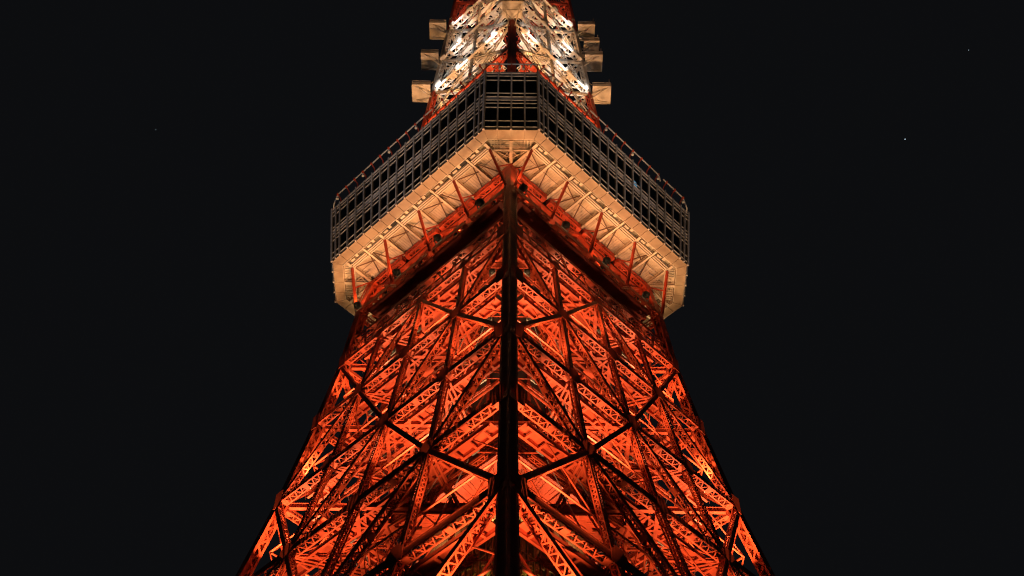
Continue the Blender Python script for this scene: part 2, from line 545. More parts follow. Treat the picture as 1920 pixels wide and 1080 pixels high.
# a second, smaller open service grid lower down
r2 = 13.5
hs2 = r2 / math.sqrt(2)
for d1, d2 in ((ux, uy), (uy, ux)):
    for i in range(-4, 5):
        mb = MB()
        c = d1 * (i * hs2 / 4.3)
        mb.bar(c - d2 * hs2 + V(0, 0, 126.8), c + d2 * hs2 + V(0, 0, 126.8), 0.26, 0.38 if i % 2 else .5)
        obj("service_floor_beam", mb.mesh("service_floor_beam", M['orange']), tower)
for k in range(4):
    mb = MB()
    a = V(0, -r2 + .3, 126.7); b = V(0, -RR['A'] - .2 + 1.2, 125.5)
    ibeam(mb, a, b, 0.4, 0.5)
    obj("service_floor_arm", mb.mesh("service_floor_arm", M['orange']), tower, k * math.pi / 2)

# ------------------------------------------------------------------ lift shaft in the middle of the tower
shaft = empty("lift_shaft", tower)
SH = 8.4
def SP(k, z, s=SH):
    t = k
    return V(-s * (1 - t), -s * t, z)
PZ = 93.6
mb = MB(); mb.slab([(-SH + .5, 0), (0, -SH + .5), (SH - .5, 0), (0, SH - .5)], 30, 30.2)
obj("landing", mb.mesh("landing", M['dark']), shaft)
# brown cladding panels at the top, glazing below: left front and right front faces
def both(name, mb, m, parent):
    return [obj(name, mb.mesh(name, m), parent), obj(name, mirrored(mb).mesh(name, m), parent)]
NB = 12
for j in range(NB):
    mb = MB()
    a, b = j / NB, (j + 1) / NB
    g_ = .05 / 12.5
    mb.plate([SP(a + g_, 88.4), SP(b - g_, 88.4), SP(b - g_, PZ), SP(a + g_, PZ)], 0.08 + 0.03 * (j % 2), NRM)
    both("cladding_panel", mb, M['shaftpanel'], shaft)
ZS = [55.6 + i * 2.05 for i in range(17)]
for j in range(NB):
    for zi in range(5, 16):
        if j < 2 and zi < 9:
            continue
        mb = MB()
        a, b = j / NB, (j + 1) / NB
        mb.plate([SP(a, ZS[zi], SH - .1), SP(b, ZS[zi], SH - .1), SP(b, ZS[zi + 1], SH - .1), SP(a, ZS[zi + 1], SH - .1)], 0.02, NRM)
        obj("glass_panel", mb.mesh("glass_panel", M['shaftglass']), shaft)
        if j > 6:
            obj("glass_panel", mirrored(mb).mesh("glass_panel", M['shaftglass']), shaft)
for j in range(NB + 1):
    mb = MB()
    mb.bar(SP(j / NB, 50), SP(j / NB, 88.4), 0.12, 0.12, NRM)
    both("shaft_mullion", mb, M['shaftframe'], shaft)
for zi in range(5, 17):
    mb = MB()
    mb.bar(SP(0, ZS[zi], SH + .02), SP(1, ZS[zi], SH + .02), 0.06, 0.10)
    both("shaft_transom", mb, M['shaftframe'], shaft)
mb = MB()
mb.bar(SP(.52, 50, SH + .1), SP(.52, 85, SH + .1), 0.35, 0.3, NRM)
obj("corner_post", mirrored(mb).mesh("corner_post", M['shaftframe']), shaft)
# lattice of stairs and lift guides behind the glass
mb = MB()
for i in range(14):
    z0 = 50 + i * 2.6
    for s0 in (SH - 2.2, SH - 4.5):
        a, b = (SP(.1, z0, s0), SP(.9, z0 + 2.6, s0)) if i % 2 == 0 else (SP(.9, z0, s0), SP(.1, z0 + 2.6, s0))
        mb.bar(a, b, 0.9, 0.16)
        mb.bar(a + V(0, 0, .9), b + V(0, 0, .9), 0.07, 0.07)
        mb.bar(SP(.02, z0, s0), SP(.98, z0, s0), 0.25, 0.25)
for k in (.05, .3, .55, .8, .97):
    mb.bar(SP(k, 48, SH - 2), SP(k, 92, SH - 2), 0.22, 0.22)
for i in range(16):
    for j in range(6):
        z0 = 56 + i * 2.05
        a, b = (SP(j / 6, z0, SH - .7), SP((j + 1) / 6, z0 + 2.05, SH - .7))
        if (i + j) % 2: a, b = SP((j + 1) / 6, z0, SH - .7), SP(j / 6, z0 + 2.05, SH - .7)
        mb.bar(a, b, .09, .09)
        if j == 0: mb.bar(SP(0, z0 + .7, SH - .7), SP(1, z0 + .7, SH - .7), .12, .12)
for o in both("stair_lattice", mb, M['shaftframe'], shaft): pass
mb = MB()
mb.slab([(-4.4, 0), (0, -4.4), (4.4, 0), (0, 4.4)], 40, 92)
obj("lift_core", mb.mesh("lift_core", M['olive']), shaft)
# platform on top of the shaft: bright underside panels with joints, dark balustrade
PO = 12.4
plat_n = 14
for j in range(plat_n):
    mb = MB()
    a, b = j / plat_n + .002, (j + 1) / plat_n - .002
    q = [SP(a, PZ, PO - .25), SP(b, PZ, PO - .25), SP(b, PZ, SH + .3), SP(a, PZ, SH + .3)]
    mb.hexa(q + [c + V(0, 0, .12) for c in q])
    for k4 in range(4):
        obj("platform_panel", mb.mesh("platform_panel", M['orange']) if k4 == 0 else bpy.data.meshes[lastname], shaft, k4 * math.pi / 2)
        if k4 == 0: lastname = col.objects[-1].data.name
for j in range(plat_n):
    mb = MB()
    c0, c1 = SP((j + .5) / plat_n, PZ - .02, PO - .8), SP((j + .5) / plat_n, PZ - .02, PO - 2.6)
    if j % 2 == 0:
        mb.bar(c0, c1, 0.16, 0.10)
        four("platform_rib", mb, M['orange'], shaft)
mb = MB()
for zz, w, h in ((PZ - .05, .3, .35), (PZ + .9, .12, .12), (PZ + 1.7, .12, .12), (PZ + 2.5, .22, .22)):
    mb.bar(SP(0, zz, PO), SP(1, zz, PO), w, h)
four("platform_edge", mb, M['orange'], shaft)
for j in range(16):
    mb = MB()
    a, b = SP(j / 16 + .003, 0, PO), SP((j + 1) / 16 - .003, 0, PO)
    mb.plate([a + V(0, 0, PZ + .2), b + V(0, 0, PZ + .2), b + V(0, 0, PZ + 2.3), a + V(0, 0, PZ + 2.3)], .05, NRM)
    four("louvre_panel", mb, M['sill'], shaft)
mb = MB()
mb.bar(SP(0, PZ + .05, SH + .25), SP(1, PZ + .05, SH + .25), .2, .4)
four("platform_inner_edge", mb, M['orange'], shaft)
# narrower upper shaft of dark panels in an orange frame
for k4 in range(1):
    mb = MB()
    for k in (0, .5, 1):
        mb.bar(SP(k, PZ + .2, 5), SP(k, 137, 5), .35, .35)
    for i in range(11):
        z0 = PZ + 1 + i * 3.9
        mb.bar(SP(0, z0, 5), SP(1, z0, 5), .2, .3)
        if i < 10:
            mb.bar(SP(0, z0, 5), SP(.5, z0 + 3.9, 5), .14, .14)
            mb.bar(SP(1, z0, 5), SP(.5, z0 + 3.9, 5), .14, .14)
    four("upper_shaft_frame", mb, M['orange'], shaft)
    mb = MB(); mb.slab([(-4.5, 0), (0, -4.5), (4.5, 0), (0, 4.5)], PZ + .3, 137.2)
    obj("upper_shaft_wall", mb.mesh("upper_shaft_wall", M['sill']), shaft)

# ------------------------------------------------------------------ observation deck
deck = empty("observation_deck", tower)
A_, C_ = 24.55, 3.53
Z0, Z1, TILT = 139.0, 151.8, 1.5
def octa(a, c):
    return [(-c, -a), (c, -a), (a, -c), (a, c), (c, a), (-c, a), (-a, c), (-a, -c)]
def wallpt(s, z, out=0.0):
    """left front side, s = 0 left corner ... 1 near corner"""
    a = A_ + TILT * (z - Z0) / (Z1 - Z0)
    p, q = V(-a, -C_, z), V(-C_, -a, z)
    return p + (q - p) * s + NRM * out
def frontpt(s, z, out=0.0):
    a = A_ + TILT * (z - Z0) / (Z1 - Z0)
    return V(-C_ + 2 * C_ * s, -a - out, z)
rows = [139.0, 139.6, 140.9, 143.85, 144.8, 145.5, 146.3, 147.1, 150.1, 151.1, 151.8]
kinds = ['sill', 'tr', 'win', 'tr', 'tr', 'span', 'tr', 'win', 'tr', 'sill']
units = [0.5, 0.5] + [1] * 16 + [0.5, 0.5]
cum = [0]
for u_ in units: cum.append(cum[-1] + u_)
S = [c / cum[-1] for c in cum]
FN = V(0, -1, 0)
def bay(fn, s0, s1, nrm, dup):
    for z0, z1, kd in zip(rows[:-1], rows[1:], kinds):
        name, m, th = {'sill': ("sill_panel", M['sill'], .08), 'tr': ("transom_pane", M['glass'], .03),
                       'win': ("window_pane", M['glass'], .03), 'span': ("spandrel_panel", M['spandrel'], .08)}[kd]
        mb = MB()
        mb.plate([fn(s0, z0 + .02), fn(s1, z0 + .02), fn(s1, z1 - .02), fn(s0, z1 - .02)], th, nrm)
        dup(name, mb, m)
def dup_both(name, mb, m):
    both(name, mb, m, deck)
def dup_one(name, mb, m):
    obj(name, mb.mesh(name, m), deck)
for j in range(20):
    g_ = .0012
    bay(wallpt, S[j] + g_, S[j + 1] - g_, NRM, dup_both)
for j in range(4):
    bay(frontpt, j / 4 + .006, (j + 1) / 4 - .006, FN, dup_one)
for j in range(21):
    mb = MB()
    w = 0.30 if j in (0, 20) else 0.2
    mb.bar(wallpt(S[j], Z0 - .05, .08), wallpt(S[j], Z1 + (.1 if j % 2 else .45), .08), w, 0.24, NRM)
    dup_both("mullion", mb, M['mullion'])
for j in range(1, 4):
    mb = MB()
    mb.bar(frontpt(j / 4, Z0 - .05, .08), frontpt(j / 4, Z1 + .1, .08), 0.2, 0.24, FN)
    dup_one("mullion", mb, M['mullion'])
for z in rows[1:]:
    mb = MB()
    top = z == rows[-1]
    h, d = (0.26, 0.22) if top else (0.07, 0.12)
    mb.bar(wallpt(.001, z, .05), wallpt(.999, z, .05), d, h)
    dup_both("transom", mb, M['mullion'])
    mb = MB()
    mb.bar(frontpt(.005, z, .05), frontpt(.995, z, .05), d, h)
    dup_one("transom", mb, M['mullion'])
# far sides of the deck: plain wall with its mullions, as one mesh each
mb = MB()
for fa in range(2):
    mb.plate([V(C_, A_, Z0), V(A_, C_, Z0), V(A_ + TILT, C_, Z1), V(C_, A_ + TILT, Z1)][::-1], .1, unit(V(1, 1, 0)))
    break
four("far_wall", mb, M['spandrel'], deck, rots=(0, 1))
mb = MB()
mb.plate([V(A_, -C_, Z0), V(A_, C_, Z0), V(A_ + TILT, C_, Z1), V(A_ + TILT, -C_, Z1)], .1, V(1, 0, 0))
for j in range(5):
    y = -C_ + 2 * C_ * j / 4
    mb.bar(V(A_ + .08, y, Z0), V(A_ + TILT + .08, y, Z1), .22, .22, V(1, 0, 0))
four("end_wall", mb, M['spandrel'], deck, rots=(0, 1, 2))
# inside: floors and roof
for nm, z0, z1, ins in (("deck_slab", 140.3, 140.6, 0.5), ("upper_floor", 145.55, 146.2, 0.35)):
    mb = MB(); mb.slab(octa(A_ - ins, C_), z0, z1)
    obj(nm, mb.mesh(nm, M['dark']), deck)
mb = MB(); mb.slab(octa(A_ + TILT - .35, C_), 151.2, 151.5)
obj("roof_slab", mb.mesh("roof_slab", M['sill']), deck)
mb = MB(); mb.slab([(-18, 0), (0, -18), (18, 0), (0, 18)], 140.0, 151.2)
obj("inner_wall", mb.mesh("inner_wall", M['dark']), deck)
# the one lit screen behind a right-hand window
mb = MB()
c = wallpt(.345, 148.2, -.6)
mb.bar(c - ALONG * .25, c + ALONG * .25, 0.1, 1.8)
obj("blue_lamp", mirrored(mb).mesh("blue_lamp", M['blue']), deck)["label"] = "blue lit screen behind the glass"

# underside --------------------------------------------------------
RIM = 1.42
def under(s_in, t):
    """point under the deck on the left front side: s_in = distance inward from the wall, t = 0 left corner ... 1 near corner along the wall"""
    return wallpt(t, Z0) - NRM * s_in
side_len = math.sqrt(2) * (A_ - C_)
tn = math.tan(R(22.5))
# fascia panels (flat rim)
nf = 18
for j in range(nf):
    mb = MB()
    t0, t1 = j / nf + .0012, (j + 1) / nf - .0012
    a0, a1 = under(0.02, t0), under(0.02, t1)
    i0, i1 = under(RIM, t0), under(RIM, t1)
    if j == 0: i0 = i0 + ALONG * RIM * tn
    if j == nf - 1: i1 = i1 - ALONG * RIM * tn
    mb.hexa([a0, i0, i1, a1] + [c + V(0, 0, .1) for c in (a0, i0, i1, a1)])
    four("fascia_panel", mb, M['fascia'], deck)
for j in range(4):
    mb = MB()
    x0, x1 = -C_ + 2 * C_ * j / 4 + .012, -C_ + 2 * C_ * (j + 1) / 4 - .012
    ix0, ix1 = x0, x1
    if j == 0: ix0 += RIM * tn
    if j == 3: ix1 -= RIM * tn
    q = [V(x0, -A_ + .02, Z0), V(ix0, -A_ + RIM, Z0), V(ix1, -A_ + RIM, Z0), V(x1, -A_ + .02, Z0)]
    mb.hexa(q + [c + V(0, 0, .1) for c in q])
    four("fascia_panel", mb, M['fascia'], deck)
# recessed soffit planks between the beams (lap-jointed boards running in from the rim)
T_ = RR['T'] / math.sqrt(2)
IN = (A_ + C_) / math.sqrt(2) - T_          # distance wall -> tower face
tk = [0.5 + (k / 4 - .5) * (RR['T'] * math.sqrt(2)) / side_len for k in range(5)]   # strut lines
lines = []
for k in range(4):
    lines += [tk[k], (tk[k] + tk[k + 1]) / 2]
lines.append(tk[4])
npk = 9
for b in range(8):
    for j in range(npk):
        t0 = lines[b] + (lines[b + 1] - lines[b]) * j / npk
        t1 = lines[b] + (lines[b + 1] - lines[b]) * (j + 1) / npk
        mb = MB()
        dz = .72
        q = [under(RIM - .05, t0 + .0012) + V(0, 0, dz), under(IN + .3, t0 + .0012) + V(0, 0, dz),
             under(IN + .3, t1 - .0012) + V(0, 0, dz + .07), under(RIM - .05, t1 - .0012) + V(0, 0, dz + .12)]
        mb.hexa(q + [c + V(0, 0, .05) for c in q])
        both("soffit_plank", mb, M['soffit'], deck)
mb = MB()
for j in range(4):
    q = [under(RIM - .05, lines[0]) + V(0, 0, .75), under(IN + .3, lines[0]) + V(0, 0, .75),
         under(IN + .3, lines[8]) + V(0, 0, .75), under(RIM - .05, lines[8]) + V(0, 0, .75)]
mb.hexa(q + [c + V(0, 0, .1) for c in q])
four("soffit_board", mb, M['soffit'], deck, rots=(2, 3))
# corner soffits (front, left, right, back)
PL = 16
ymin, ymax = -A_ + RIM - .05, -RR['T'] - .0
for j in range(PL):
    y0 = ymin + (RR['T'] and (ymax + 6.0 - ymin)) * j / PL
    y1 = ymin + (ymax + 6.0 - ymin) * (j + 1) / PL - .02
    def xw(y):
        # bounded by the rim diagonals and by the first beam lines through the near leg
        rim = C_ + (y + A_) - RIM * math.sqrt(2) + .0
        beam = (under(RIM, lines[8]))
        lim = -(beam[0] + (y - beam[1]))
        return max(0.05, min(rim, lim) if y > beam[1] else rim)
    w0, w1 = xw(y0), xw(y1)
    if w0 < .06 and w1 < .06: continue
    mb = MB()
    dz = .72
    q = [V(-w0, y0, Z0 + dz), V(w0, y0, Z0 + dz), V(w1, y1, Z0 + dz + .06), V(-w1, y1, Z0 + dz + .06)]
    mb.hexa(q + [c + V(0, 0, .05) for c in q])
    four("corner_soffit_board", mb, M['soffit'], deck)
# inner edge of the rim, cross beams, edge beams and ties
EB = 2.45
mb = MB()
mb.bar(under(RIM, 0) + ALONG * RIM * tn + V(0, 0, .22), under(RIM, 1) - ALONG * RIM * tn + V(0, 0, .38), .08, .78)
four("rim_edge", mb, M['soffit'], deck)
mb = MB()
mb.bar(V(-C_ + RIM * tn, -A_ + RIM, Z0 + .38), V(C_ - RIM * tn, -A_ + RIM, Z0 + .38), .08, .78)
four("rim_edge", mb, M['soffit'], deck)
for b, t in enumerate(lines):
    mb = MB()
    big = b % 2 == 0
    p, q = under(RIM + .1 if big else RIM + .1, t), under(IN + .1, t)
    ibeam(mb, p + V(0, 0, .2), q + V(0, 0, .2), .36 if big else .26, .7 if big else .6)
    both("soffit_beam", mb, M['soffit'], deck)
    four("soffit_beam", mb, M['soffit'], deck, rots=(2, 3))
for b in range(8):
    t0, t1 = lines[b] + .008, lines[b + 1] - .008
    mb = MB()
    for o, w in ((EB - .28, .14), (EB, .2), (EB + .28, .14)):
        mb.bar(under(o, t0) + V(0, 0, -.05), under(o, t1) + V(0, 0, -.05), w, .34)
    mb.bar(under(EB - .6, t0 + .01) + V(0, 0, .2), under(EB - .6, t0 + .035) + V(0, 0, .2), .3, .3)
    mb.bar(under(RIM + .3, t0 + .045) + V(0, 0, .25), under(RIM + .3, t0 + .06) + V(0, 0, .25), .45, .25)
    four("edge_beam", mb, M['soffit'], deck)
    mb = MB()
    a, b_ = (under(EB + .4, t0), under(IN - .2, (t0 + t1) / 2)) if b % 2 else (under(EB + .4, t1), under(IN - .2, (t0 + t1) / 2))
    mb.bar(a + V(0, 0, .28), b_ + V(0, 0, .28), .12, .12)
    if b % 2 == 0:
        mb.bar(under(3.0, t0) + V(0, 0, .2), under(4.1, t1) + V(0, 0, .2), .12, .12)
    mb.bar(under(4.0, t0) + V(0, 0, .3), under(4.0, t1) + V(0, 0, .3), .05, .08)
    four("soffit_tie", mb, M['shaded_tie'], deck)
mb = MB()
for bay_i in (2, 6):
  mb = MB()
  t0, t1 = lines[bay_i] + .012, lines[bay_i + 1] - .012
  q = [under(RIM + .15, t0), under(EB - .35, t0), under(EB - .35, t1), under(RIM + .15, t1)]
  mb.hexa([c + V(0, 0, .2) for c in q] + [c + V(0, 0, .32) for c in q])
  obj("vent_opening", mb.mesh("vent_opening", M['dark']), deck)["label"] = "dark rectangular vent in the deck underside"
# corner framing
mb = MB()
ibeam(mb, V(0, -A_ + RIM + .1, Z0 + .05), V(0, -RR['T'] - .2, Z0 + .05), .4, .45)
four("corner_beam", mb, M['soffit'], deck)
mb = MB()
y = -A_ + 3.0
mb.bar(V(-3.1, y, Z0 + .12), V(3.1, y, Z0 + .12), .24, .3)
for s_ in (-1, 1):
    mb.bar(V(s_ * 2.6, y, Z0 + .25), V(0, -RR['T'] - 1.2, Z0 + .25), .14, .14)
    mb.bar(V(s_ * .15, y + .2, Z0 + .3), V(s_ * 1.9, y + 2.2, Z0 + .3), .12, .12)
    for i in range(4):
        x = s_ * (1.3 + .42 * i)
        mb.bar(V(x, -A_ + RIM + .2, Z0 + .25), V(x, y - .1, Z0 + .25), .11, .16)
    mb.bar(V(s_ * .3, -A_ + RIM + .3, Z0 + .3), V(s_ * 1.3, y - .2, Z0 + .3), .07, .07)
four("corner_frame", mb, M['soffit'], deck)

# struts from the ring up to the soffit beams
for k in range(5):
    mb = MB()
    top = under(EB + .05, tk[k]) + V(0, 0, -.35)
    if k in (0, 4):
        bot = V(-RR['R'] - .3, -.55, Z['R'] + .3) if k == 0 else V(-.55, -RR['R'] - .3, Z['R'] + .3)
    else:
        bot = P('R', k, -.35, .35)
    mb.bar(bot, top, .18, .2, NRM)
    for o in (-.12, .12):
        mb.bar(bot + ALONG * o, top + ALONG * o, .05, .3, NRM)
    four("deck_strut", mb, M['orange'], tower)
    if k < 4 or True:
        mb = MB()
        mid = bot + (top - bot) * .52
        mb.bar(mid, under(IN - .1, tk[k] + .018) + V(0, 0, -.05), .13, .13)
        four("strut_stay", mb, M['orange'], tower)

# roof rail: bent posts leaning out to one continuous tube
RZ = 155.0
def railpt(s, z, o): return wallpt(s, min(z, Z1), o) + V(0, 0, max(0, z - Z1))
npost = 17
for j in range(npost):
    s = .03 + .94 * j / (npost - 1)
    mb = MB()
    pts = [railpt(s, Z1 - .3, -.5), railpt(s, Z1 + 2.2, -.5), railpt(s, Z1 + 2.7, -.35), railpt(s, RZ - .15, .1), railpt(s, RZ, .28)]
    for a, b in zip(pts[:-1], pts[1:]):
        mb.cyl(a, b, .1, n=6)
    mb.bar(pts[-1] - V(0, 0, .12), pts[-1] + V(0, 0, .16), .3, .3)
    both("rail_post", mb, M['orange'], deck)
def tube(mb, pts, r_):
    for a, b in zip(pts[:-1], pts[1:]):
        mb.cyl(a, b, r_, n=6)
mb = MB()
tube(mb, [V(-26.2, 1, Z1 + .4), V(-26.35, -1, RZ - .5), V(-26.3, -2.6, RZ)] + [railpt(.03 + .94 * j / 20, RZ, .25) for j in range(21)], .10)
obj("rail_tube", mb.mesh("rail_tube", M['white']), deck)
mr = MB()
tube(mr, [V(-26.2, 1, Z1 + .4), V(-26.35, -1, RZ - .5), V(-26.3, -2.6, RZ)] + [railpt(.03 + .94 * j / 20, RZ, .25) for j in range(4)], .10)
tube(mr, [railpt(.195, RZ - 1.3, .2), railpt(.2, RZ - .5, .25)] + [railpt(.215 + .755 * j / 20, RZ, .25) for j in range(21)], .10)
obj("rail_tube", mirrored(mr).mesh("rail_tube", M['white']), deck)
mb = MB()
e = railpt(.97, RZ, .25)
tube(mb, [e, V(-C_, -A_ - TILT + .2, RZ), V(C_, -A_ - TILT + .2, RZ), V(-e[0], e[1], RZ)], .10)
obj("rail_tube", mb.mesh("rail_tube", M['white']), deck)
for x in (-C_, -1.7, 0, 1.7, C_):
    mb = MB()
    mb.cyl(V(x, -A_ - TILT + .45, Z1 - .2), V(x, -A_ - TILT + .2, RZ), .09, n=6)
    obj("rail_post", mb.mesh("rail_post", M['orange']), deck)
mb = MB()
e2 = [railpt(.03 + .94 * j / 20, Z1 + 1.3, -.5) for j in range(21)]
tube(mb, e2, .05)
both("rail_tube", mb, M['orange'], deck)

# ------------------------------------------------------------------ upper tower (above the deck)
MLV = [(151.6, 17.8), (161.0, 16.7), (172.0, 15.6), (183.5, 14.5), (195.5, 13.6), (208.0, 12.8), (221.0, 12.0), (234.0, 11.3), (248.0, 10.5)]
def mcol(z): return M['orange'] if z < 185 or z > 226 else M['white']
def MP(i, k, off=0.0, dz=0.0):
    z, r_ = MLV[i]
    r_ -= off * math.sqrt(2)
    t = k / 4
    return V(-r_ * (1 - t), -r_ * t, z + dz)
LW = 0.95
for i in range(len(MLV) - 1):
    zmid = (MLV[i][0] + MLV[i + 1][0]) / 2
    m = mcol(zmid)
    mb = MB()
    p, q = V(0, -MLV[i][1], MLV[i][0]), V(0, -MLV[i + 1][1], MLV[i + 1][0])
    nl, nr = unit(V(-1, -1, 0)), unit(V(1, -1, 0))
    h = LW / 2
    for n in (nl, nr):
        mb.bar(p + n * (h - .04), q + n * (h - .04), LW, .08, n)
    for sl, sr in ((-1, 1), (1, -1), (-1, -1)):
        o = nl * sl * (h - .1) + nr * sr * (h - .1)
        mb.bar(p + o, q + o, .2, .2, nl)
    for n, m_ in ((-nl, nr), (-nr, nl)):
        mb.zig(p + n * h - m_ * (h - .15), q + n * h - m_ * (h - .15), p + n * h + m_ * (h - .15), q + n * h + m_ * (h - .15), 14, .16, n)
    four("mast_leg", mb, M['orange'] if i == 3 else m, tower)
    # X bracing of two half panels
    for (k0, k1) in ((0, 2), (2, 4)):
        for a, b in ((MP(i, k0), MP(i + 1, k1)), (MP(i, k1), MP(i + 1, k0))):
            mb = MB(); d = unit(b - a)
            truss(mb, a + d * .7, b - d * .7, NRM, .34, .46, chord=.1, lace=.08, sides=('zig', 'zig', None, 'zig'), pitch=.85, batten=False)
            four("mast_brace", mb, m, tower)
    mb = MB()
    truss(mb, MP(i, 2), MP(i + 1, 2), NRM, .4, .4, chord=.1, lace=.09, sides=('zig', 'zig', 'zig', 'zig'), batten=False)
    four("mast_post", mb, m, tower)
    if i >= 1:
        m2 = M['white'] if 190 < MLV[i][0] < 226 else M['orange']
        for k in range(4):
            mb = MB()
            d = ALONG
            truss(mb, MP(i, k) + d * (.6 if k == 0 else .1), MP(i, k + 1) - d * (.6 if k == 3 else .1), NRM, .7, 1.0, chord=.16, lace=.14,
                  sides=('zig', 'zig', None, 'zig'), pitch=.6)
            four("mast_girder", mb, m2, tower)
        # plan bracing and floor plates at the level
        mb = MB()
        a, b = MP(i, 0, 1.6), MP(i, 4, 1.6)
        mb.bar(a + ALONG * 2, b - ALONG * 2, .7, .08)
        for o in (-.65, .65):
            mb.bar(a + ALONG * 2 + NRM * o, b - ALONG * 2 + NRM * o, .12, .3)
        four("mast_walkway", mb, m2, tower)
        mb = MB()
        ibeam(mb, MP(i, 2, .5), MP(i, 2, 4.4), .3, .4)
        mb.bar(MP(i, 0.4, .6), MP(i, 2, 4.5), .2, .2)
        mb.bar(MP(i, 3.6, .6), MP(i, 2, 4.5), .2, .2)
        mb.bar(V(0, -MLV[i][1] + 1, MLV[i][0]), V(0, -5.5, MLV[i][0]), .35, .45)
        four("mast_floor_beam", mb, m2, tower)
# cantilevered corner platforms of the upper tower
def platform(i, rot, zc=None, reach=3.9):
    z, r_ = MLV[i]
    if zc is not None: z = zc
    e = empty("corner_platform", tower, (0, 0, 0), rot)
    key = ("cp", i, zc, reach)
    mb = MB()
    y0, y1, w = -r_ - .7, -r_ - reach, 1.7
    mb.slab([(-w + .08, y1 + .08), (w - .08, y1 + .08), (w - .08, y0), (-w + .08, y0)], z + .05, z + .15)
    obj("floor_panel", mb.mesh("floor_panel", M['white']), e)
    mb = MB()
    for a, b in (((-w, y1), (w, y1)), ((-w, y1), (-w, y0)), ((w, y1), (w, y0))):
        mb.bar(V(a[0], a[1], z + .35), V(b[0], b[1], z + .35), .1, 1.0)
    mb.bar(V(-w, y1, z + 1.3), V(w, y1, z + 1.3), .07, .07)
    for x in (-w, w):
        mb.bar(V(x, y1, z + 1.3), V(x, y0, z + 1.3), .07, .07)
        mb.cyl(V(x, y1, z + .8), V(x, y1, z + 1.35), .05, n=5)
    obj("edge_frame", mb.mesh("edge_frame", M['white']), e)
    mb = MB()
    ym = (y0 + y1) / 2
    mb.bar(V(-w + .1, ym, z), V(w - .1, ym, z), .12, .14)
    mb.bar(V(-w + .1, ym + .1, z - .02), V(0, y0 + .2, z - .02), .12, .12)
    mb.bar(V(w - .1, ym + .1, z - .02), V(0, y0 + .2, z - .02), .12, .12)
    for s_ in (-1, 1):
        mb.bar(V(s_ * (w - .3), y1 + .6, z - .05), V(s_ * .4, -r_ - .2, z - 2.4), .14, .14)
    obj("bracket", mb.mesh("bracket", M['white']), e)
    mb = MB(); mb.cyl(V(-w - .1, y1 + .2, z + .9), V(-w - .1, y1 + .2, z + 2.3), .05, n=5)
    mb.bar(V(-w - .1, y1 + .2, z + 2.3), V(-w + .35, y1 + .2, z + 2.3), .16, .16)
    obj("lamp_arm", mb.mesh("lamp_arm", M['steel']), e)
for i in (4, 5, 6):
    for rot in (0, -math.pi / 2, math.pi / 2):
        platform(i, rot)
platform(5, math.pi / 2, 213.8, 3.6)

# white equipment boxes and cable trays along the mast girders
for i in (4, 5, 6):
    for k in (0.35, 1.3, 2.5, 3.4):
        for mir in (0, 1):
            kk = k + rng.uniform(-.15, .15)
            mb = MB()
            c = MP(i, kk) + NRM * .75 + V(0, 0, rng.uniform(-.5, .3))
            w = rng.uniform(.8, 1.5)
            mb.bar(c - ALONG * w / 2, c + ALONG * w / 2, .5, rng.uniform(.9, 1.4))
            mb.bar(c - ALONG * w / 4 - V(0, 0, .2), c + ALONG * w / 4 - V(0, 0, .2), .56, .3)
            if mir: mb = mirrored(mb)
            obj("equipment_box", mb.mesh("equipment_box", M['white']), tower)
    mb = MB()
    mb.bar(MP(i, .4) + NRM * .7 - V(0, 0, .75), MP(i, 3.7) + NRM * .7 - V(0, 0, .75), .3, .16)
    for j in range(18):
        c = MP(i, .5 + 3.1 * j / 17) + NRM * .7 - V(0, 0, .75)
        mb.bar(c - ALONG * .12, c + ALONG * .12, .42, .26)
    both("cable_tray", mb, M['white'], tower)

# ------------------------------------------------------------------ floodlights (things of their own; only some give light, some are added)
def ball_meshes(lens):
    hb = MB()
    n = 10
    prof = [(-.42, .05), (-.38, .24), (-.22, .38), (0, .42), (.16, .40)]
    for (x0, r0), (x1, r1) in zip(prof[:-1], prof[1:]):
        hb.cyl((0, 0, x0), (0, 0, x1), r0, r1, n)
    lb = MB(); lb.cyl((0, 0, .16), (0, 0, .20), .39, .34, n)
    yb = MB()
    for s_ in (-1, 1):
        yb.bar((s_ * .46, 0, -.02), (s_ * .46, 0, -.6), .05, .12)
    yb.bar((-.48, 0, -.62), (.48, 0, -.62), .12, .06)
    return hb.mesh("housing", M['fixture']), lb.mesh("lens", lens), yb.mesh("yoke", M['steel'])
FL_A = ball_meshes(M['lens_amber'])
FL_W = ball_meshes(M['lens_white'])
LD = {}
def floodlight(loc, aim, power, color, cone, label, group, meshes=FL_A, blend=0.6, scale=1.0):
    e = empty("floodlight", None, tuple(loc))
    dvec = Vector(aim).normalized()
    e.rotation_mode = 'QUATERNION'
    e.rotation_quaternion = dvec.to_track_quat('Z', 'Y')
    e.scale = (scale,) * 3
    tag(e, label, "floodlight", group)
    for nm, me in zip(("housing", "lens", "yoke"), meshes):
        obj(nm, me, e)
    if not power: return e
    key = (power, color, cone, blend)
    if key not in LD:
        ld = bpy.data.lights.new("floodlight_lamp", 'SPOT')
        ld.energy = power; ld.color = color; ld.spot_size = R(cone); ld.spot_blend = blend
        ld.shadow_soft_size = 0.10
        LD[key] = ld
    lo = bpy.data.objects.new("floodlight_lamp", LD[key])
    col.objects.link(lo)
    lo.parent = e
    lo.location = (0, 0, .32)
    lo.rotation_euler = (math.pi, 0, 0)
    return e

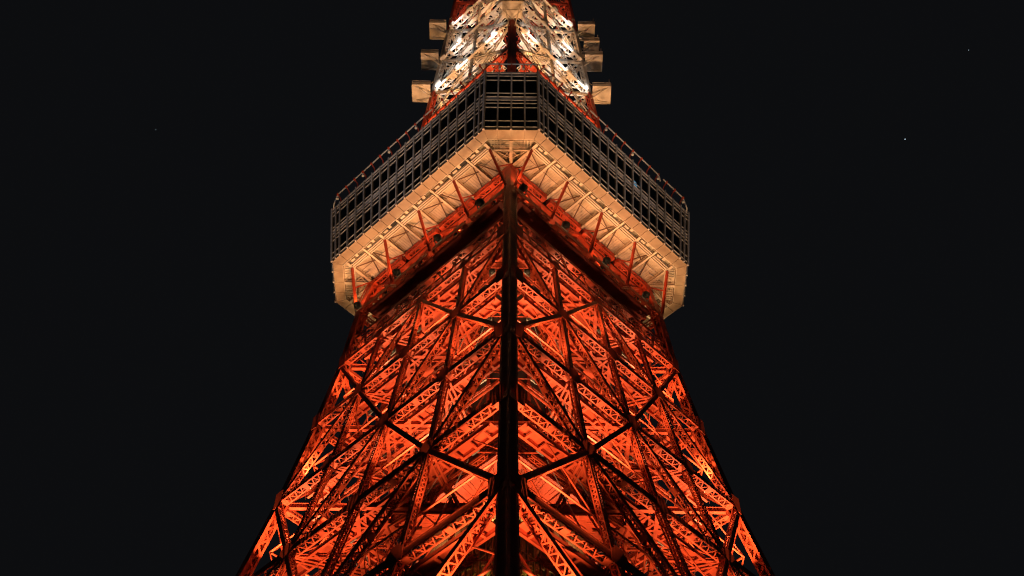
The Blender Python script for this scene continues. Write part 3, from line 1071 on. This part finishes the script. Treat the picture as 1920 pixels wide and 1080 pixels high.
SIDE = ["front left", "front right", "back right", "back left"]
def rotz(v, k):
    a = k * math.pi / 2
    return V(v[0] * math.cos(a) - v[1] * math.sin(a), v[0] * math.sin(a) + v[1] * math.cos(a), v[2])
LNAME = {'A': "first level below the deck", 'A2': "second level below deck", 'B': "third level below deck",
         'C': "fourth level below deck", 'D': "fifth level below deck", 'E': "lowest girder level"}
POS = {0.5: "by its left leg", 1.5: "left of middle", 2.5: "right of middle", 3.5: "by its right leg"}
PW = {'A': 1500, 'A2': 6500, 'B': 8000, 'C': 14500, 'D': 19000, 'E': 60000}
CONE = {'A': 110, 'A2': 105, 'B': 95, 'C': 85, 'D': 75, 'E': 62}
LIT = {'A': ((2.5,), (1.5,), (), ()), 'A2': ((.5, 2.5), (1.5, 3.5), (2.5,), (1.5,)), 'B': ((1.5, 3.5), (.5, 2.5), (1.5,), (2.5,)),
       'C': ((.5, 2.5), (1.5, 3.5), (.5, 2.5), (1.5, 3.5)), 'D': ((1.5, 3.5), (.5, 2.5), (1.5, 3.5), (.5, 2.5)), 'E': ((1.5, 3.5), (.5, 2.5), (1.5,), (2.5,))}
for lv in ('A', 'A2', 'B', 'C', 'D', 'E'):
    for k in (0.5, 1.5, 2.5, 3.5):
        for f in range(4):
            loc = rotz(P(lv, k, 3.2, .9), f)
            aim = rotz(NRM * 0.12 + V(0, 0, 1), f)
            floodlight(loc, aim, PW[lv] if k in LIT[lv][f] else 0, AMBER, CONE[lv],
                       "floodlight on the %s, %s face, %s" % (LNAME[lv], SIDE[f], POS[k]), "floodlights on the girder levels")
for lv, nx in (('A2', 'A'), ('B', 'A2'), ('C', 'B'), ('D', 'C'), ('E', 'D')):
    for f in range(4):
        p = V({1: -2.6, 3: 2.6}.get(f, 0), -RR[lv] + 3.4, Z[lv] + .9)
        q = V(0, -RR[nx] + .6, Z[nx])
        floodlight(rotz(p, f), rotz(q - p, f), {'A2': 6000, 'B': 10000, 'C': 14000, 'D': 26000, 'E': 0}[lv] * (f in (1, 3)), AMBER, 42,
                   "floodlight at the foot of the %s leg, %s" % (["near", "right", "far", "left"][f], LNAME[lv]), "floodlights beside the legs")
# ring floodlights under the deck, one beside each strut foot
for k in (0.3, 1.3, 2.3, 3.3):
    for f in range(4):
        loc = rotz(P('R', k, -1.25, .1), f)
        aim = rotz(NRM * .42 + V(0, 0, 1), f)
        floodlight(loc, aim, 1100 if f < 2 else 0, SODIUM, 150,
                   "dark floodlight on the deck ring, %s face, beside the strut %s" % (SIDE[f], ["at its left leg", "left of middle", "at middle", "right of middle"][int(k)]),
                   "floodlights on the ring under the deck", scale=1.25)
for k in (0.55, 1.55, 2.55, 3.55):
    for f in range(4):
        loc = rotz(P('R', k, .7, 1.6), f)
        aim = rotz(V(0, 0, 1) - NRM * .1, f)
        floodlight(loc, aim, 900 if f < 2 and (k < 1 or 2 < k < 3) else 0, SODIUM, 140,
                   "pale floodlight on the ring walkway, %s face, %s" % (SIDE[f], ["by its left leg", "left of middle", "right of middle", "by its right leg"][int(k)]),
                   "floodlights on the ring walkway", scale=1.0)
for f in (0, 1):  # lamps added to brighten the underside of the lift platform
    for k in (.25, .75):
        floodlight(rotz(SP(k, 87.2, SH + 1.0), f), rotz(V(0, 0, 1) + NRM * .35, f), 2600 if f < 1 or k > .5 else 1500, AMBER, 140,
                   "added floodlight under the lift platform, %s face, %s half" % (SIDE[f], ["left", "right"][k > .5]), "added lamps under the lift platform", FL_A, .6, .7)
for i, z in enumerate((57, 63, 69, 75)):
    for f in (0, 1):
        floodlight(rotz(SP(.74 if f == 0 else .26, z, 7.7), f), rotz(NRM * -.8 + V(0, 0, 1), f), 3400 if i in (1, 2, 3) else 0, (1.0, .66, .30), 120,
                   "work lamp inside the glazed lift shaft, %s face, %s stair landing" % (SIDE[f], ["lowest", "second", "third", "top"][i]), "lamps inside the lift shaft", FL_A, .6, .6)
# upper tower lamps
for i in (2, 3, 4, 5, 6):
    for k in (1.0, 3.0):
        for f in range(4):
            z, r_ = MLV[i]
            white = 3 <= i <= 6
            loc = rotz(MP(i, k, 2.6, .9), f)
            floodlight(loc, rotz(NRM * .25 + V(0, 0, 1), f), (3000 if (i == 3 and k < 2) or (i == 5 and k > 2) else 0) if white else (2500 if k < 2 and f in (0, 2) else 0), (1.0, .44, .15) if white else AMBER, 130,
                       "floodlight inside upper tower tier %s, %s face, %s half" % (["one", "two", "three", "four", "five", "six", "seven"][i - 2], SIDE[f], "left" if k < 2 else "right"),
                       "floodlights inside the upper tower", FL_W if white else FL_A)
for i, ks, pw in ((4, (.8, 1.7, 2.9), 1300), (5, (1.2,), 1700), (6, (1.0, 2.7), 1300)):
    for n_, k in enumerate(ks):
        for f in (0, 1):
            kk = k if f == 0 else 4 - k
            loc = rotz(MP(i, kk, -2.4, -2.6), f)
            floodlight(loc, rotz(-NRM * .8 + V(0, 0, 1), f), pw, WHITE, 72,
                       "bright white lamp outside upper tower, %s tier, %s face, %s from outer corner" % (["first", "second", "third", "fourth"][i - 3], ["left", "right"][f], ["first", "second", "third", "fourth", "fifth"][n_]),
                       "white lamps outside the upper tower", FL_W, .6, .5)
for f, nm in ((-1, "left"), (1, "right"), (0, "near")):  # lamps added to brighten the corner platforms from below
    loc = V(f * 17.2, -7.5, 152.3) if f else V(0, -11.3, 172.5)
    floodlight(loc, V(-f * .07, .14, 1) if f else V(0, -.13, 1), 62000 if f else 4800, (1.0, .46, .18), 60, "added floodlight on the deck roof below the %s corner platforms" % nm, "added floodlights on the deck roof", FL_A)

# small parapet lamps, housings only, unlit
pl = MB(); pl.cyl((0, 0, -.3), (0, 0, .22), .16, .2, 8)
PLM = (pl.mesh("housing", M['white']),)
for j in range(6):
    s = .06 + .88 * j / 5
    for f in (0, 1):
        ss = s if f == 0 else 1 - s
        p = railpt(ss, Z1 + .55, .75)
        e = floodlight(rotz(p, f), rotz(V(0, 0, -1) - NRM * .12, f), 0, (1.0, .78, .62), 150,
                       "small white lamp on the deck roof edge, %s side, %s from near corner" % (["left", "right"][f], ["first", "second", "third", "fourth", "fifth", "sixth"][5 - j]),
                       "parapet lamps on the deck roof", PLM)
e = floodlight(V(-1.6, -A_ - TILT - .6, Z1 + .4), V(.1, .12, -1), 0, (1.0, .78, .62), 150, "small parapet lamp over the narrow front window wall, left of centre", "parapet lamps on the deck roof", PLM)
e = floodlight(V(1.6, -A_ - TILT - .6, Z1 + .4), V(-.1, .12, -1), 0, (1.0, .78, .62), 150, "small parapet lamp over the narrow front window wall, right of centre", "parapet lamps on the deck roof", PLM)

# unseen ground floodlights, added to wash the window wall from either side, narrow beams
for side, pw, colr in ((1, 240000, (1.0, .74, .60)), (-1, 240000, (1.0, .83, .78))):
    nm = "right" if side > 0 else "left"
    for i, t in enumerate((.26, .67)):
        p = V(side * (150 + 3 * i), -125 + 3 * i, GROUND + 1.6)
        tgt = wallpt(t, 149.5)
        tgt[0] *= -side
        e = floodlight(p, tgt - p, pw, colr, 7.4, "added unseen floodlight on a short post %s of the tower, %s of its pair" % (nm, ["outer", "inner"][i]),
                       "unseen added ground floodlights", FL_W, .35, scale=.5)
        mb = MB(); mb.cyl((0, 0, -1.6), (0, 0, -.5), .08, n=8)
        o = obj("post", mb.mesh("post", M['steel']), e)
        o.matrix_parent_inverse = (Matrix.Translation(p) @ e.rotation_quaternion.to_matrix().to_4x4()).inverted()
        o.location = tuple(p)
p = V(170, -112, GROUND + 1.6)  # unseen lamp added to light the steel under the deck
floodlight(p, V(10, -10, 130) - p, 60000, (1.0, .6, .4), 7, "unseen added floodlight aimed under the deck, farthest right of the tower", "unseen added ground floodlights", FL_W, .6, scale=.5)

# ------------------------------------------------------------------ stars
def starpt(px, py, d):
    x, y = px - 955.38, py - 540
    c, s = math.cos(ROLL), math.sin(ROLL)
    x, y = c * x + s * y, -s * x + c * y
    v = V(x / F_PX, 0, 0) + V(0, math.cos(PITCH), math.sin(PITCH)) - y / F_PX * V(0, -math.sin(PITCH), math.cos(PITCH))
    return V(0, -CAM_D, 0) + unit(v) * d
for px, py, rr_, lab in ((1697, 261, 2.6, "brightest tiny star, in the sky right of the deck"),
                         (1816, 94, 1.4, "faint star at the upper right of the sky"),
                         (292, 243, 1.3, "faint star in the dark sky left of the tower")):
    mb = MB()
    mb.cyl((0, 0, -rr_), (0, 0, 0), .3 * rr_, rr_, 8); mb.cyl((0, 0, 0), (0, 0, rr_), rr_, .3 * rr_, 8)
    tag(obj("star", mb.mesh("star", M['star']), None, 0, tuple(starpt(px, py, 6000))), lab, "star", "stars in the night sky")
